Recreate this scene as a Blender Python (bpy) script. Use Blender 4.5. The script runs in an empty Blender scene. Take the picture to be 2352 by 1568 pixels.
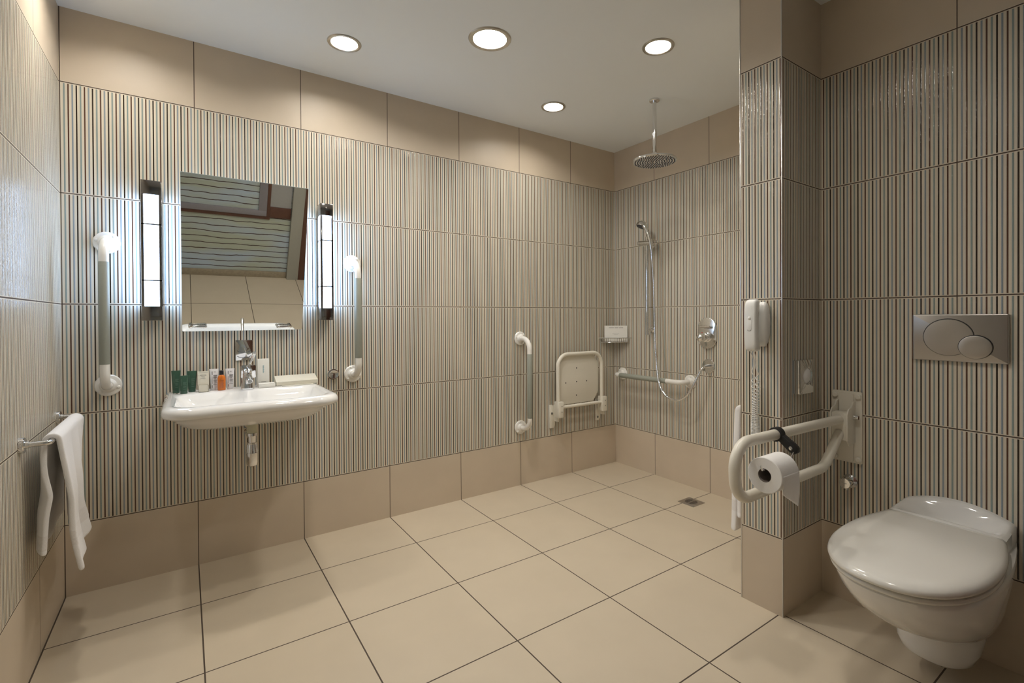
import bpy, bmesh, math, random
from mathutils import Vector, Matrix
random.seed(7)
C = bpy.context.scene.collection
PI = math.pi
V = Vector

# ------------------------------------------------------------------ room measures (metres)
XL, XT, XP = -3.1464, -0.5984, -0.9106          # left wall, toilet wall, free end of the partition
YP1, YP2, YF = -1.619, -1.7875, -2.80           # partition faces, wall behind the camera
ZC = 2.4117
ROW = 0.45328
ZP = 0.2945                                     # top of the plain tile course at the floor
ZT = ZP + 4 * ROW                               # bottom of the plain course under the ceiling

# ------------------------------------------------------------------ materials
def newmat(name):
    m = bpy.data.materials.new(name); m.use_nodes = True
    nt = m.node_tree
    return m, nt, nt.nodes['Principled BSDF']

def N(nt, typ, **kw):
    n = nt.nodes.new(typ)
    for k, v in kw.items(): setattr(n, k, v)
    return n

def M(nt, op, a, b=None, c=None):
    n = nt.nodes.new('ShaderNodeMath'); n.operation = op
    for i, x in enumerate((a, b, c)):
        if x is None: continue
        if isinstance(x, (int, float)): n.inputs[i].default_value = x
        else: nt.links.new(x, n.inputs[i])
    return n.outputs[0]

def MIX(nt, f, a, b):
    n = nt.nodes.new('ShaderNodeMix'); n.data_type = 'RGBA'
    for s, x in ((n.inputs[0], f), (n.inputs[6], a), (n.inputs[7], b)):
        if isinstance(x, (int, float)): s.default_value = x
        elif isinstance(x, tuple): s.default_value = (*x[:3], 1)
        else: nt.links.new(x, s)
    return n.outputs[2]

def simple(name, col, rough=.4, metal=0., noise=0., nscale=40., bump=0., bscale=200., coat=0., sheen=0., spec=.5):
    m, nt, b = newmat(name)
    b.inputs['Roughness'].default_value = rough
    b.inputs['Metallic'].default_value = metal
    b.inputs['Coat Weight'].default_value = coat
    b.inputs['Sheen Weight'].default_value = sheen
    b.inputs['Specular IOR Level'].default_value = spec
    tc = N(nt, 'ShaderNodeTexCoord')
    nz = N(nt, 'ShaderNodeTexNoise'); nz.inputs['Scale'].default_value = nscale; nz.inputs['Detail'].default_value = 4
    nt.links.new(tc.outputs['Object'], nz.inputs['Vector'])
    lo = tuple(c * (1 - noise) for c in col); hi = tuple(min(1, c * (1 + noise)) for c in col)
    nt.links.new(MIX(nt, nz.outputs['Fac'], lo, hi), b.inputs['Base Color'])
    if bump:
        n2 = N(nt, 'ShaderNodeTexNoise'); n2.inputs['Scale'].default_value = bscale; n2.inputs['Detail'].default_value = 3
        nt.links.new(tc.outputs['Object'], n2.inputs['Vector'])
        bp = N(nt, 'ShaderNodeBump'); bp.inputs['Strength'].default_value = bump; bp.inputs['Distance'].default_value = .002
        nt.links.new(n2.outputs['Fac'], bp.inputs['Height']); nt.links.new(bp.outputs['Normal'], b.inputs['Normal'])
    return m

def emit(name, col, strength):
    m, nt, b = newmat(name)
    b.inputs['Base Color'].default_value = (.8, .8, .8, 1)
    b.inputs['Emission Color'].default_value = (*col, 1)
    b.inputs['Emission Strength'].default_value = strength
    return m

PLAIN = (.60, .51, .40)
GROUT = (.085, .06, .042)

def wall_tile_mat():
    """u,v = metres along the wall from a tile joint and height; plain course at bottom and top, ribbed striped tiles between."""
    m, nt, b = newmat('striped_wall_tile')
    uv = N(nt, 'ShaderNodeUVMap'); uv.uv_map = 'UVMap'
    sp = N(nt, 'ShaderNodeSeparateXYZ'); nt.links.new(uv.outputs[0], sp.inputs[0])
    u, v = sp.outputs[0], sp.outputs[1]
    P = .025
    # vertical joints every 0.45 m
    ul = M(nt, 'FLOORED_MODULO', u, .45)
    du = M(nt, 'MINIMUM', ul, M(nt, 'SUBTRACT', .45, ul))
    vr = M(nt, 'SUBTRACT', v, ZP)
    vl = M(nt, 'FLOORED_MODULO', vr, ROW)
    dv = M(nt, 'MINIMUM', vl, M(nt, 'SUBTRACT', ROW, vl))
    below = M(nt, 'LESS_THAN', v, ZP - .004)
    above = M(nt, 'GREATER_THAN', v, ZT + .004)
    plain = M(nt, 'MAXIMUM', below, above)
    jv = M(nt, 'LESS_THAN', du, .0017)
    jh = M(nt, 'LESS_THAN', dv, .0021)
    jh = M(nt, 'MULTIPLY', jh, M(nt, 'SUBTRACT', 1, plain))
    joint = M(nt, 'MAXIMUM', jv, jh)
    # stripes
    k = M(nt, 'DIVIDE', ul, P)
    kr = M(nt, 'ROUND', k)
    dd = M(nt, 'MULTIPLY', M(nt, 'ABSOLUTE', M(nt, 'SUBTRACT', k, kr)), P)          # distance to dark line
    kf = M(nt, 'FLOOR', k)
    dt = M(nt, 'MULTIPLY', M(nt, 'ABSOLUTE', M(nt, 'SUBTRACT', M(nt, 'SUBTRACT', k, kf), .5)), P)
    inside = M(nt, 'MULTIPLY', M(nt, 'GREATER_THAN', dv, .0048), M(nt, 'SUBTRACT', 1, plain))
    notedge = M(nt, 'GREATER_THAN', du, .008)
    dark = M(nt, 'MULTIPLY', M(nt, 'MULTIPLY', M(nt, 'LESS_THAN', dd, .00235), inside), notedge)
    teal = M(nt, 'MULTIPLY', M(nt, 'LESS_THAN', dt, .0026), inside)
    par = M(nt, 'FLOORED_MODULO', kr, 2)
    # tone wanders along each glazed stripe
    tc = N(nt, 'ShaderNodeTexCoord')
    nz = N(nt, 'ShaderNodeTexNoise'); nz.inputs['Scale'].default_value = 6; nz.inputs['Detail'].default_value = 3
    nt.links.new(tc.outputs['Object'], nz.inputs['Vector'])
    fine = N(nt, 'ShaderNodeTexNoise'); fine.inputs['Scale'].default_value = 230; fine.inputs['Detail'].default_value = 2
    nt.links.new(tc.outputs['Object'], fine.inputs['Vector'])
    base = MIX(nt, nz.outputs['Fac'], (.64, .575, .465), (.71, .64, .52))
    plainc = MIX(nt, nz.outputs['Fac'], tuple(c * .92 for c in PLAIN), tuple(c * 1.06 for c in PLAIN))
    cdark = MIX(nt, par, (.032, .02, .013), (.098, .045, .028))
    cteal = MIX(nt, M(nt, 'FLOORED_MODULO', kf, 2), (.26, .32, .305), (.27, .315, .345))
    col = MIX(nt, plain, base, plainc)
    col = MIX(nt, teal, col, cteal)
    col = MIX(nt, dark, col, cdark)
    col = MIX(nt, joint, col, GROUT)
    nt.links.new(col, b.inputs['Base Color'])
    gl = M(nt, 'MAXIMUM', dark, teal)
    r = M(nt, 'ADD', M(nt, 'MULTIPLY', gl, -.42), .5)
    r = M(nt, 'ADD', r, M(nt, 'MULTIPLY', plain, -.06))
    r = M(nt, 'ADD', r, M(nt, 'MULTIPLY', joint, .35))
    nt.links.new(r, b.inputs['Roughness'])
    # relief: rounded glazed ribs with a pebbly surface, sunk joints
    prof = M(nt, 'MAXIMUM', M(nt, 'SUBTRACT', 1, M(nt, 'DIVIDE', dd, .0024)), M(nt, 'SUBTRACT', 1, M(nt, 'DIVIDE', dt, .0028)))
    prof = M(nt, 'MULTIPLY', M(nt, 'MAXIMUM', prof, 0), inside)
    prof = M(nt, 'SQRT', prof)
    peb = M(nt, 'MULTIPLY', M(nt, 'MULTIPLY', fine.outputs['Fac'], gl), .42)
    h = M(nt, 'ADD', M(nt, 'ADD', M(nt, 'MULTIPLY', prof, .7), peb), M(nt, 'MULTIPLY', fine.outputs['Fac'], .06))
    h = M(nt, 'SUBTRACT', h, M(nt, 'MULTIPLY', joint, 1.2))
    bp = N(nt, 'ShaderNodeBump'); bp.inputs['Strength'].default_value = .6; bp.inputs['Distance'].default_value = .0013
    nt.links.new(h, bp.inputs['Height']); nt.links.new(bp.outputs['Normal'], b.inputs['Normal'])
    return m

def floor_mat():
    m, nt, b = newmat('floor_tile')
    uv = N(nt, 'ShaderNodeUVMap'); uv.uv_map = 'UVMap'
    sp = N(nt, 'ShaderNodeSeparateXYZ'); nt.links.new(uv.outputs[0], sp.inputs[0])
    def j(s, w):
        l = M(nt, 'FLOORED_MODULO', s, w)
        return M(nt, 'MINIMUM', l, M(nt, 'SUBTRACT', w, l))
    jx = M(nt, 'LESS_THAN', j(sp.outputs[0], .45), .0024)
    jy = M(nt, 'MULTIPLY', M(nt, 'LESS_THAN', j(sp.outputs[1], .4608), .0024), M(nt, 'GREATER_THAN', sp.outputs[1], -2.0))   # last course by the back wall is one long tile
    joint = M(nt, 'MAXIMUM', jx, jy)
    tc = N(nt, 'ShaderNodeTexCoord')
    nz = N(nt, 'ShaderNodeTexNoise'); nz.inputs['Scale'].default_value = 5; nz.inputs['Detail'].default_value = 6
    nt.links.new(tc.outputs['Object'], nz.inputs['Vector'])
    fine = N(nt, 'ShaderNodeTexNoise'); fine.inputs['Scale'].default_value = 380
    nt.links.new(tc.outputs['Object'], fine.inputs['Vector'])
    c = MIX(nt, nz.outputs['Fac'], (.525, .45, .34), (.605, .52, .395))
    c = MIX(nt, joint, c, (.072, .052, .037))
    nt.links.new(c, b.inputs['Base Color'])
    nt.links.new(M(nt, 'ADD', .5, M(nt, 'MULTIPLY', joint, .3)), b.inputs['Roughness'])
    bp = N(nt, 'ShaderNodeBump'); bp.inputs['Strength'].default_value = .25; bp.inputs['Distance'].default_value = .001
    nt.links.new(M(nt, 'SUBTRACT', M(nt, 'MULTIPLY', fine.outputs['Fac'], .2), joint), bp.inputs['Height'])
    nt.links.new(bp.outputs['Normal'], b.inputs['Normal'])
    return m

def wallpaper_mat():
    m, nt, b = newmat('wavy_striped_paper')
    tc = N(nt, 'ShaderNodeTexCoord')
    sp = N(nt, 'ShaderNodeSeparateXYZ'); nt.links.new(tc.outputs['Object'], sp.inputs[0])
    x, z = sp.outputs[0], sp.outputs[2]
    nz = N(nt, 'ShaderNodeTexNoise'); nz.inputs['Scale'].default_value = 5.5; nz.inputs['Detail'].default_value = 3
    mp = N(nt, 'ShaderNodeMapping'); mp.inputs['Scale'].default_value = (1, 1, 1.2)
    nt.links.new(tc.outputs['Object'], mp.inputs[0]); nt.links.new(mp.outputs[0], nz.inputs['Vector'])
    w = M(nt, 'ADD', z, M(nt, 'MULTIPLY', nz.outputs['Fac'], .034))
    t = M(nt, 'FLOORED_MODULO', w, .0585)
    line = M(nt, 'LESS_THAN', t, .0072)
    st = N(nt, 'ShaderNodeTexNoise'); st.noise_dimensions = '1D'; st.inputs['Scale'].default_value = 150
    nt.links.new(w, st.inputs['W'])
    bd = N(nt, 'ShaderNodeTexNoise'); bd.inputs['Scale'].default_value = 3.2; bd.inputs['Detail'].default_value = 2
    mp2 = N(nt, 'ShaderNodeMapping'); mp2.inputs['Scale'].default_value = (.6, .6, 1.9)
    nt.links.new(tc.outputs['Object'], mp2.inputs[0]); nt.links.new(mp2.outputs[0], bd.inputs['Vector'])
    f = M(nt, 'SMOOTH_MIN', 1, M(nt, 'MAXIMUM', 0, M(nt, 'MULTIPLY_ADD', bd.outputs['Fac'], 4, -1.5)), .1)
    c = MIX(nt, f, (.36, .39, .28), (.36, .46, .58))
    c = MIX(nt, M(nt, 'MULTIPLY', st.outputs['Fac'], .55), c, (.55, .58, .55))
    c = MIX(nt, line, c, (.05, .025, .018))
    nt.links.new(c, b.inputs['Base Color']); b.inputs['Roughness'].default_value = .7
    return m

def brushed(name, col, rough):
    m, nt, b = newmat(name)
    b.inputs['Metallic'].default_value = 1
    tc = N(nt, 'ShaderNodeTexCoord')
    mp = N(nt, 'ShaderNodeMapping'); mp.inputs['Scale'].default_value = (900, 900, 6)
    nz = N(nt, 'ShaderNodeTexNoise'); nz.inputs['Scale'].default_value = 1
    nt.links.new(tc.outputs['Object'], mp.inputs[0]); nt.links.new(mp.outputs[0], nz.inputs['Vector'])
    nt.links.new(M(nt, 'MULTIPLY_ADD', nz.outputs['Fac'], .12, rough - .06), b.inputs['Roughness'])
    b.inputs['Base Color'].default_value = (*col, 1)
    return m

def towel_mat(name, z0, z1):
    """white terry with a flat woven border between local heights z0 and z1"""
    m, nt, b = newmat(name)
    tc = N(nt, 'ShaderNodeTexCoord')
    sp = N(nt, 'ShaderNodeSeparateXYZ'); nt.links.new(tc.outputs['Object'], sp.inputs[0])
    z = sp.outputs[2]
    band = M(nt, 'MULTIPLY', M(nt, 'GREATER_THAN', z, z0), M(nt, 'LESS_THAN', z, z1))
    nz = N(nt, 'ShaderNodeTexNoise'); nz.inputs['Scale'].default_value = 700; nz.inputs['Detail'].default_value = 4
    nt.links.new(tc.outputs['Object'], nz.inputs['Vector'])
    rib = M(nt, 'SINE', M(nt, 'MULTIPLY', z, 1500))
    h = M(nt, 'ADD', M(nt, 'MULTIPLY', M(nt, 'ADD', nz.outputs['Fac'], .6), M(nt, 'SUBTRACT', 1, band)), M(nt, 'MULTIPLY', M(nt, 'MULTIPLY', rib, band), .15))
    bp = N(nt, 'ShaderNodeBump'); bp.inputs['Strength'].default_value = .7; bp.inputs['Distance'].default_value = .0016
    nt.links.new(h, bp.inputs['Height']); nt.links.new(bp.outputs['Normal'], b.inputs['Normal'])
    nt.links.new(MIX(nt, band, (.84, .825, .82), (.78, .755, .74)), b.inputs['Base Color'])
    b.inputs['Roughness'].default_value = .95; b.inputs['Sheen Weight'].default_value = .3
    return m

TILE = wall_tile_mat(); FLOOR = floor_mat(); PAPER = wallpaper_mat()
CEIL = simple('ceiling_paint', (.86, .885, .885), .8, noise=.01, nscale=3)
SMOKE = simple('smoked_chrome', (.30, .285, .28), .12, 1., noise=.03)
CHROME = simple('chrome', (.78, .78, .78), .07, 1., noise=.02)
SATIN = brushed('satin_steel', (.50, .475, .45), .34)
ALU = simple('edge_trim_aluminium', (.62, .61, .60), .28, 1., noise=.03)
RINGM = simple('satin_ring', (.56, .53, .47), .3, 1., noise=.03)
WHITE = simple('white_enamel', (.81, .795, .755), .22, noise=.01, coat=.3)
CREAM = simple('cream_powder_coat', (.77, .735, .645), .3, noise=.01, coat=.2)
GRIP = simple('sage_grip', (.30, .315, .27), .5, noise=.05, nscale=300, bump=.3, bscale=900)
CERAM = simple('white_glazed_ceramic', (.81, .805, .79), .07, noise=.008, nscale=3, coat=.5)
SEATM = simple('white_seat_plastic', (.80, .785, .74), .13, noise=.008, nscale=4, coat=.3)
PHONEM = simple('white_phone_plastic', (.80, .80, .78), .35, noise=.01)
MIRROR = simple('mirror_silvering', (.86, .88, .87), .004, 1., noise=0)
GLASSE = simple('mirror_edge_glass', (.35, .42, .42), .12, noise=.05)
BLACK = simple('black_rubber', (.012, .012, .013), .45, noise=.1, bump=.2)
DKGREY = simple('dark_nozzle_face', (.03, .032, .045), .35, noise=.1)
PAPERW = simple('tissue_paper', (.86, .85, .84), .9, noise=.02, nscale=90, bump=.2, bscale=500)
CORE = simple('cardboard_core', (.22, .185, .165), .8, noise=.08)
GREEN = simple('green_tube_plastic', (.035, .088, .058), .33, noise=.08, coat=.3)
GREENT = simple('green_tube_print', (.16, .25, .2), .5)
WTUBE = simple('white_tube_plastic', (.76, .75, .76), .3, noise=.01, coat=.2)
ORANGE = simple('orange_gel', (.60, .155, .015), .18, noise=.06, coat=.5)
ORANGET = simple('brown_print', (.22, .05, .01), .5)
CAPB = simple('black_cap', (.012, .013, .016), .3, noise=.1)
CARD = simple('ivory_card', (.66, .635, .545), .6, noise=.02)
CARD2 = simple('white_card', (.74, .73, .68), .55, noise=.02)
INK = simple('black_ink', (.05, .05, .055), .6)
INKB = simple('pale_blue_ink', (.30, .47, .52), .6)
INKG = simple('grey_ink', (.36, .36, .34), .6)
SCREWG = simple('grey_screw', (.25, .25, .24), .35, .9, noise=.1)
WOOD = simple('dark_red_wood', (.105, .045, .028), .4, noise=.25, nscale=25)
GREYW = simple('grey_painted_frame', (.24, .225, .24), .5, noise=.06)
POST = simple('grey_beige_paint', (.36, .35, .30), .6, noise=.03)
PALEW = simple('pale_plaster', (.34, .33, .31), .8, noise=.03)
STONE = simple('beige_stone', (.30, .25, .175), .4, noise=.3, nscale=45)
RED = simple('red_dot', (.5, .01, .01), .4)
ABS = simple('ivory_pipe_plastic', (.50, .49, .36), .4, noise=.05)
REFL = simple('downlight_reflector', (.8, .79, .76), .35, noise=.01)
DLGLOW = emit('downlight_glow', (1., .94, .85), 206)
SCGLOW = emit('sconce_glow', (.46, .66, 1.), 17)

# ------------------------------------------------------------------ mesh helpers
def rrect(x0, x1, y0, y1, r, n=6):
    """rounded rectangle, counter-clockwise list of (x, y); r a number or four (x0y0, x1y0, x1y1, x0y1)"""
    rr = (r,) * 4 if isinstance(r, (int, float)) else r
    out = []
    for (cx, cy, sx, sy, a0, q) in ((x0, y0, 1, 1, PI, rr[0]), (x1, y0, -1, 1, 1.5 * PI, rr[1]), (x1, y1, -1, -1, 0, rr[2]), (x0, y1, 1, -1, .5 * PI, rr[3])):
        for i in range(n + 1):
            a = a0 + i / n * PI / 2
            out.append((cx + sx * q + q * math.cos(a), cy + sy * q + q * math.sin(a)))
    return out

def fillet(pts, r, n=8):
    pts = [V(p) for p in pts]; out = [pts[0]]
    for i in range(1, len(pts) - 1):
        p = pts[i]; a = pts[i - 1] - p; b = pts[i + 1] - p
        ri = r[i - 1] if isinstance(r, (list, tuple)) else r
        ang = a.angle(b); t = min(ri / math.tan(ang / 2), a.length * .49 if i > 1 else a.length * .98, b.length * .49 if i < len(pts) - 2 else b.length * .98)
        rad = t * math.tan(ang / 2)
        an, bn = a.normalized(), b.normalized()
        c = p + (an + bn).normalized() * (rad / math.sin(ang / 2))
        s = p + an * t - c; e = p + bn * t - c
        for k in range(n + 1):
            out.append(c + s.normalized().slerp(e.normalized(), k / n) * rad if rad > 1e-9 else p)
    out.append(pts[-1])
    return out

class MB:
    def __init__(s): s.bm = bmesh.new()
    def _merge(s, b):
        me = bpy.data.meshes.new('t'); b.to_mesh(me); b.free(); s.bm.from_mesh(me); bpy.data.meshes.remove(me)
    def box(s, x0, x1, y0, y1, z0, z1, bev=0., seg=2, mat=None):
        b = bmesh.new(); bmesh.ops.create_cube(b, size=1)
        for v in b.verts:
            v.co = V(((x0 + x1) / 2 + v.co.x * abs(x1 - x0), (y0 + y1) / 2 + v.co.y * abs(y1 - y0), (z0 + z1) / 2 + v.co.z * abs(z1 - z0)))
        if bev: bmesh.ops.bevel(b, geom=list(b.edges), offset=bev, segments=seg, profile=.5, affect='EDGES')
        if mat is not None: b.transform(mat)
        s._merge(b); return s
    def tube(s, pts, r, seg=14, caps=True, closed=False):
        pts = [V(p) for p in pts]; n = len(pts)
        rs = r if isinstance(r, (list, tuple)) else [r] * n
        b = s.bm; rings = []
        t0 = (pts[1] - pts[0]).normalized()
        up = V((0, 0, 1)) if abs(t0.z) < .9 else V((1, 0, 0))
        nrm = (up - t0 * up.dot(t0)).normalized()
        for i, p in enumerate(pts):
            if closed: t = (pts[(i + 1) % n] - pts[i - 1]).normalized()
            else: t = (pts[min(i + 1, n - 1)] - pts[max(i - 1, 0)]).normalized()
            nrm = (nrm - t * nrm.dot(t)).normalized(); bi = t.cross(nrm)
            rings.append([b.verts.new(p + (nrm * math.cos(2 * PI * k / seg) + bi * math.sin(2 * PI * k / seg)) * rs[i]) for k in range(seg)])
        for i in range(n if closed else n - 1):
            A, B = rings[i], rings[(i + 1) % n]
            for k in range(seg): b.faces.new((A[k], A[(k + 1) % seg], B[(k + 1) % seg], B[k]))
        if caps and not closed: b.faces.new(rings[0][::-1]); b.faces.new(rings[-1])
        return s
    def lathe(s, prof, o, ax, seg=32, loop=False):
        """prof = (radius, height) list revolved about the axis ax through o"""
        o = V(o); ax = V(ax).normalized()
        q = V((0, 0, 1)).rotation_difference(ax)
        b = s.bm; rings = []
        for r, h in prof:
            if r < 1e-6: rings.append([b.verts.new(o + q @ V((0, 0, h)))])
            else: rings.append([b.verts.new(o + q @ V((r * math.cos(2 * PI * k / seg), r * math.sin(2 * PI * k / seg), h))) for k in range(seg)])
        for A, B in zip(rings, rings[1:]):
            for k in range(seg):
                k2 = (k + 1) % seg
                if len(A) == 1 and len(B) == 1: continue
                if len(A) == 1: b.faces.new((A[0], B[k2], B[k]))
                elif len(B) == 1: b.faces.new((A[k], A[k2], B[0]))
                else: b.faces.new((A[k], A[k2], B[k2], B[k]))
        if loop:
            for k in range(seg): b.faces.new((rings[-1][k], rings[-1][(k + 1) % seg], rings[0][(k + 1) % seg], rings[0][k]))
            return s
        if len(rings[0]) > 1: b.faces.new(rings[0][::-1])
        if len(rings[-1]) > 1: b.faces.new(rings[-1])
        return s
    def loft(s, rings, caps=(True, True)):
        b = s.bm; R = [[b.verts.new(V(p)) for p in r] for r in rings]; n = len(R[0])
        for A, B in zip(R, R[1:]):
            for k in range(n): b.faces.new((A[k], A[(k + 1) % n], B[(k + 1) % n], B[k]))
        if caps[0]: b.faces.new(R[0][::-1])
        if caps[1]: b.faces.new(R[-1])
        return s
    def prism(s, poly, o, ux, uy, uz, d, bev=0., seg=2):
        """2-D outline in (ux, uy) at o, extruded by d along uz"""
        o, ux, uy, uz = V(o), V(ux), V(uy), V(uz)
        b = bmesh.new()
        vs = [b.verts.new(o + ux * x + uy * y) for x, y in poly]
        f = b.faces.new(vs)
        e = bmesh.ops.extrude_face_region(b, geom=[f])
        bmesh.ops.translate(b, vec=uz * d, verts=[g for g in e['geom'] if isinstance(g, bmesh.types.BMVert)])
        if bev:
            keep = [x for x in b.edges if x.calc_face_angle(0) > .6]
            bmesh.ops.bevel(b, geom=keep, offset=bev, segments=seg, profile=.5, affect='EDGES')
        s._merge(b); return s
    def sphere(s, c, r, sc=(1, 1, 1), seg=24):
        b = bmesh.new(); bmesh.ops.create_uvsphere(b, u_segments=seg, v_segments=seg // 2, radius=r)
        for v in b.verts: v.co = V((v.co.x * sc[0], v.co.y * sc[1], v.co.z * sc[2])) + V(c)
        s._merge(b); return s
    def grid(s, fn, nu, nv):
        b = s.bm; G = [[b.verts.new(V(fn(i / nu, j / nv))) for j in range(nv + 1)] for i in range(nu + 1)]
        for i in range(nu):
            for j in range(nv): b.faces.new((G[i][j], G[i + 1][j], G[i + 1][j + 1], G[i][j + 1]))
        return s
    def xf(s, m): s.bm.transform(m); return s
    def build(s, name, mat, parent=None, sharp=35, label=None):
        bm = s.bm
        bmesh.ops.recalc_face_normals(bm, faces=bm.faces)
        me = bpy.data.meshes.new(name)
        if parent is not None:
            p = parent
            while p.parent: p = p.parent
            bm.transform(Matrix.Translation(-p.location))
        bm.to_mesh(me); bm.free()
        for f in me.polygons: f.use_smooth = True
        me.set_sharp_from_angle(angle=math.radians(sharp))
        for x in (mat if isinstance(mat, list) else [mat]): me.materials.append(x)
        o = bpy.data.objects.new(name, me); C.objects.link(o)
        if parent is not None: o.parent = parent
        if label: o['label'] = label
        return o

def tag(o, label, cat, group=None):
    o['label'] = label; o['category'] = cat
    if group: o['group'] = group
    return o

def thing(name, loc, label, cat, group=None):
    o = bpy.data.objects.new(name, None); C.objects.link(o); o.location = loc; o.empty_display_size = .05
    return tag(o, label, cat, group)

def struct(o): o['kind'] = 'structure'; return o

def single(mb, name, mat, label, cat, loc, group=None, sharp=35):
    """a thing that is one mesh; origin at loc"""
    mb.bm.transform(Matrix.Translation(-V(loc)))
    o = mb.build(name, mat, None, sharp); o.location = loc
    return tag(o, label, cat, group)

# ------------------------------------------------------------------ the room
def wall(name, x0, x1, y0, y1, z0, z1, mat, ox, oy, parent=None):
    """box whose faces carry UVs in metres: along the wall from a tile joint (ox for walls facing y, oy for walls facing x), and height"""
    o = MB().box(x0, x1, y0, y1, z0, z1).build(name, mat, parent)
    me = o.data; uv = me.uv_layers.new(name='UVMap')
    for p in me.polygons:
        for li in p.loop_indices:
            c = me.vertices[me.loops[li].vertex_index].co
            uv.data[li].uv = (c.y - oy, c.z) if abs(p.normal.x) > .7 else ((c.x - ox, c.z) if abs(p.normal.y) > .7 else (c.x - ox, c.y - oy))
    return struct(o)

T = .12
wall('wall_back', XL - T, T, 0, T, 0, ZC + .14, TILE, -.4434, 0)
wall('wall_right', 0, T, YP2 - .02, 0, 0, ZC + .14, TILE, 0, -.397)
wall('wall_left', XL - T, XL, YF - T, 0, 0, ZC + .14, TILE, 0, -.406)
wall('wall_partition', XP, 0, YP2, YP1, 0, ZC + .05, TILE, XP - .0125, YP1 - .0125 + .225)
wall('wall_toilet', XT, T, YF - T, YP2, 0, ZC + .14, TILE, 0, -2.2222)
struct(MB().box(XL, XT, YF - T, YF, 0, ZC + .14).build('wall_front', PAPER))
fl = MB().box(XL - T, T, YF - T, T, -.1, 0).build('floor', FLOOR)
uv = fl.data.uv_layers.new(name='UVMap')
for p in fl.data.polygons:
    for li in p.loop_indices:
        c = fl.data.vertices[fl.data.loops[li].vertex_index].co
        uv.data[li].uv = (c.x + .4434, c.y + .3869)
struct(fl)

DL = [(-2.124, -.383, .075), (-1.588, -.797, .098), (-.904, -1.198, .075), (-.905, -.392, .074),   # the four in the photograph
      (-2.126, -1.2, .075), (-2.93, -.42, .075), (-1.75, -2.1, .075)]                             # further lamps of the same ceiling, past the top of the frame
ce = MB().box(XL - T, T, YF - T, T, ZC, ZC + .14)
me = bpy.data.meshes.new('c'); ce.bm.to_mesh(me); ce.bm.free()
ceil = bpy.data.objects.new('ceiling', me); C.objects.link(ceil); me.materials.append(CEIL)
cut = MB()
for x, y, r in DL: cut.lathe([(r * .80, -.05), (r * .80, .09)], (x, y, ZC), (0, 0, 1), 48)
cu = cut.build('cut', CEIL)
md = ceil.modifiers.new('b', 'BOOLEAN'); md.object = cu; md.operation = 'DIFFERENCE'; md.solver = 'EXACT'
dg = bpy.context.evaluated_depsgraph_get()
nm = bpy.data.meshes.new_from_object(ceil.evaluated_get(dg))
ceil.modifiers.clear(); ceil.data = nm; nm.name = 'ceiling'
bpy.data.objects.remove(cu)
struct(ceil)

# metal edge strips on the two free corners of the partition
struct(MB().box(XP - .0015, XP + .003, YP2 - .0015, YP2 + .003, 0, ZC, .0007).build('trim_1', ALU))
struct(MB().box(XP - .0015, XP + .003, YP1 - .003, YP1 + .0015, 0, ZC, .0007).build('trim_2', ALU))
# behind the camera, seen only in the mirror: stone skirting, dado, door post
struct(MB().box(XL, -1.88, YF, YF + .015, 0, .065, .002).build('baseboard_front', STONE))
struct(MB().box(-2.065, -1.885, YF, YF + .02, .645, .75, .002).build('trim_3', WOOD))
struct(MB().box(XL, -2.065, YF, YF + .02, .622, .652, .002).build('trim_4', WOOD))
struct(MB().box(-2.065, -1.885, YF, YF + .006, .75, ZC).build('trim_5', PALEW))
struct(MB().box(-1.88, -1.775, YF, YF + .05, 0, 2.2, .003).build('trim_6', POST))
d = thing('door_1', (-1.3, YF, 0), 'dark red-brown door in the wall seen only in the mirror', 'door'); struct(d)
del d['label']; del d['category']
MB().box(-1.775, -1.70, YF, YF + .045, 0, 2.15, .003).build('door_frame', WOOD, d)
MB().box(-1.70, -.90, YF, YF + .03, 0, 2.08, .003).build('door_leaf', WOOD, d)
h = MB().tube(fillet([(-1.64, YF + .03, 1.0), (-1.64, YF + .085, 1.0), (-1.53, YF + .085, 1.0)], .012), .009, 12).build('door_handle', CHROME, d)

# framed panel on that wall
fp = thing('framed_panel', (-2.6, YF, .655), 'grey-framed panel with wavy striped paper, seen reflected at the top of the wall mirror', 'picture')
mb = MB()
mb.box(-3.05, -2.095, YF + .001, YF + .03, .655, .708, .003); mb.box(-3.05, -2.095, YF + .001, YF + .03, 1.85, 1.905, .003)
mb.box(-3.05, -2.998, YF + .001, YF + .03, .708, 1.85, .003); mb.box(-2.162, -2.095, YF + .001, YF + .03, .708, 1.85, .003)
mb.build('frame', GREYW, fp)
MB().box(-3.0, -2.16, YF + .001, YF + .012, .70, 1.86).build('striped_sheet', PAPER, fp)
MB().box(-2.094, -2.066, YF + .001, YF + .024, .653, 1.905, .002).build('frame_edging', WOOD, fp)

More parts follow.
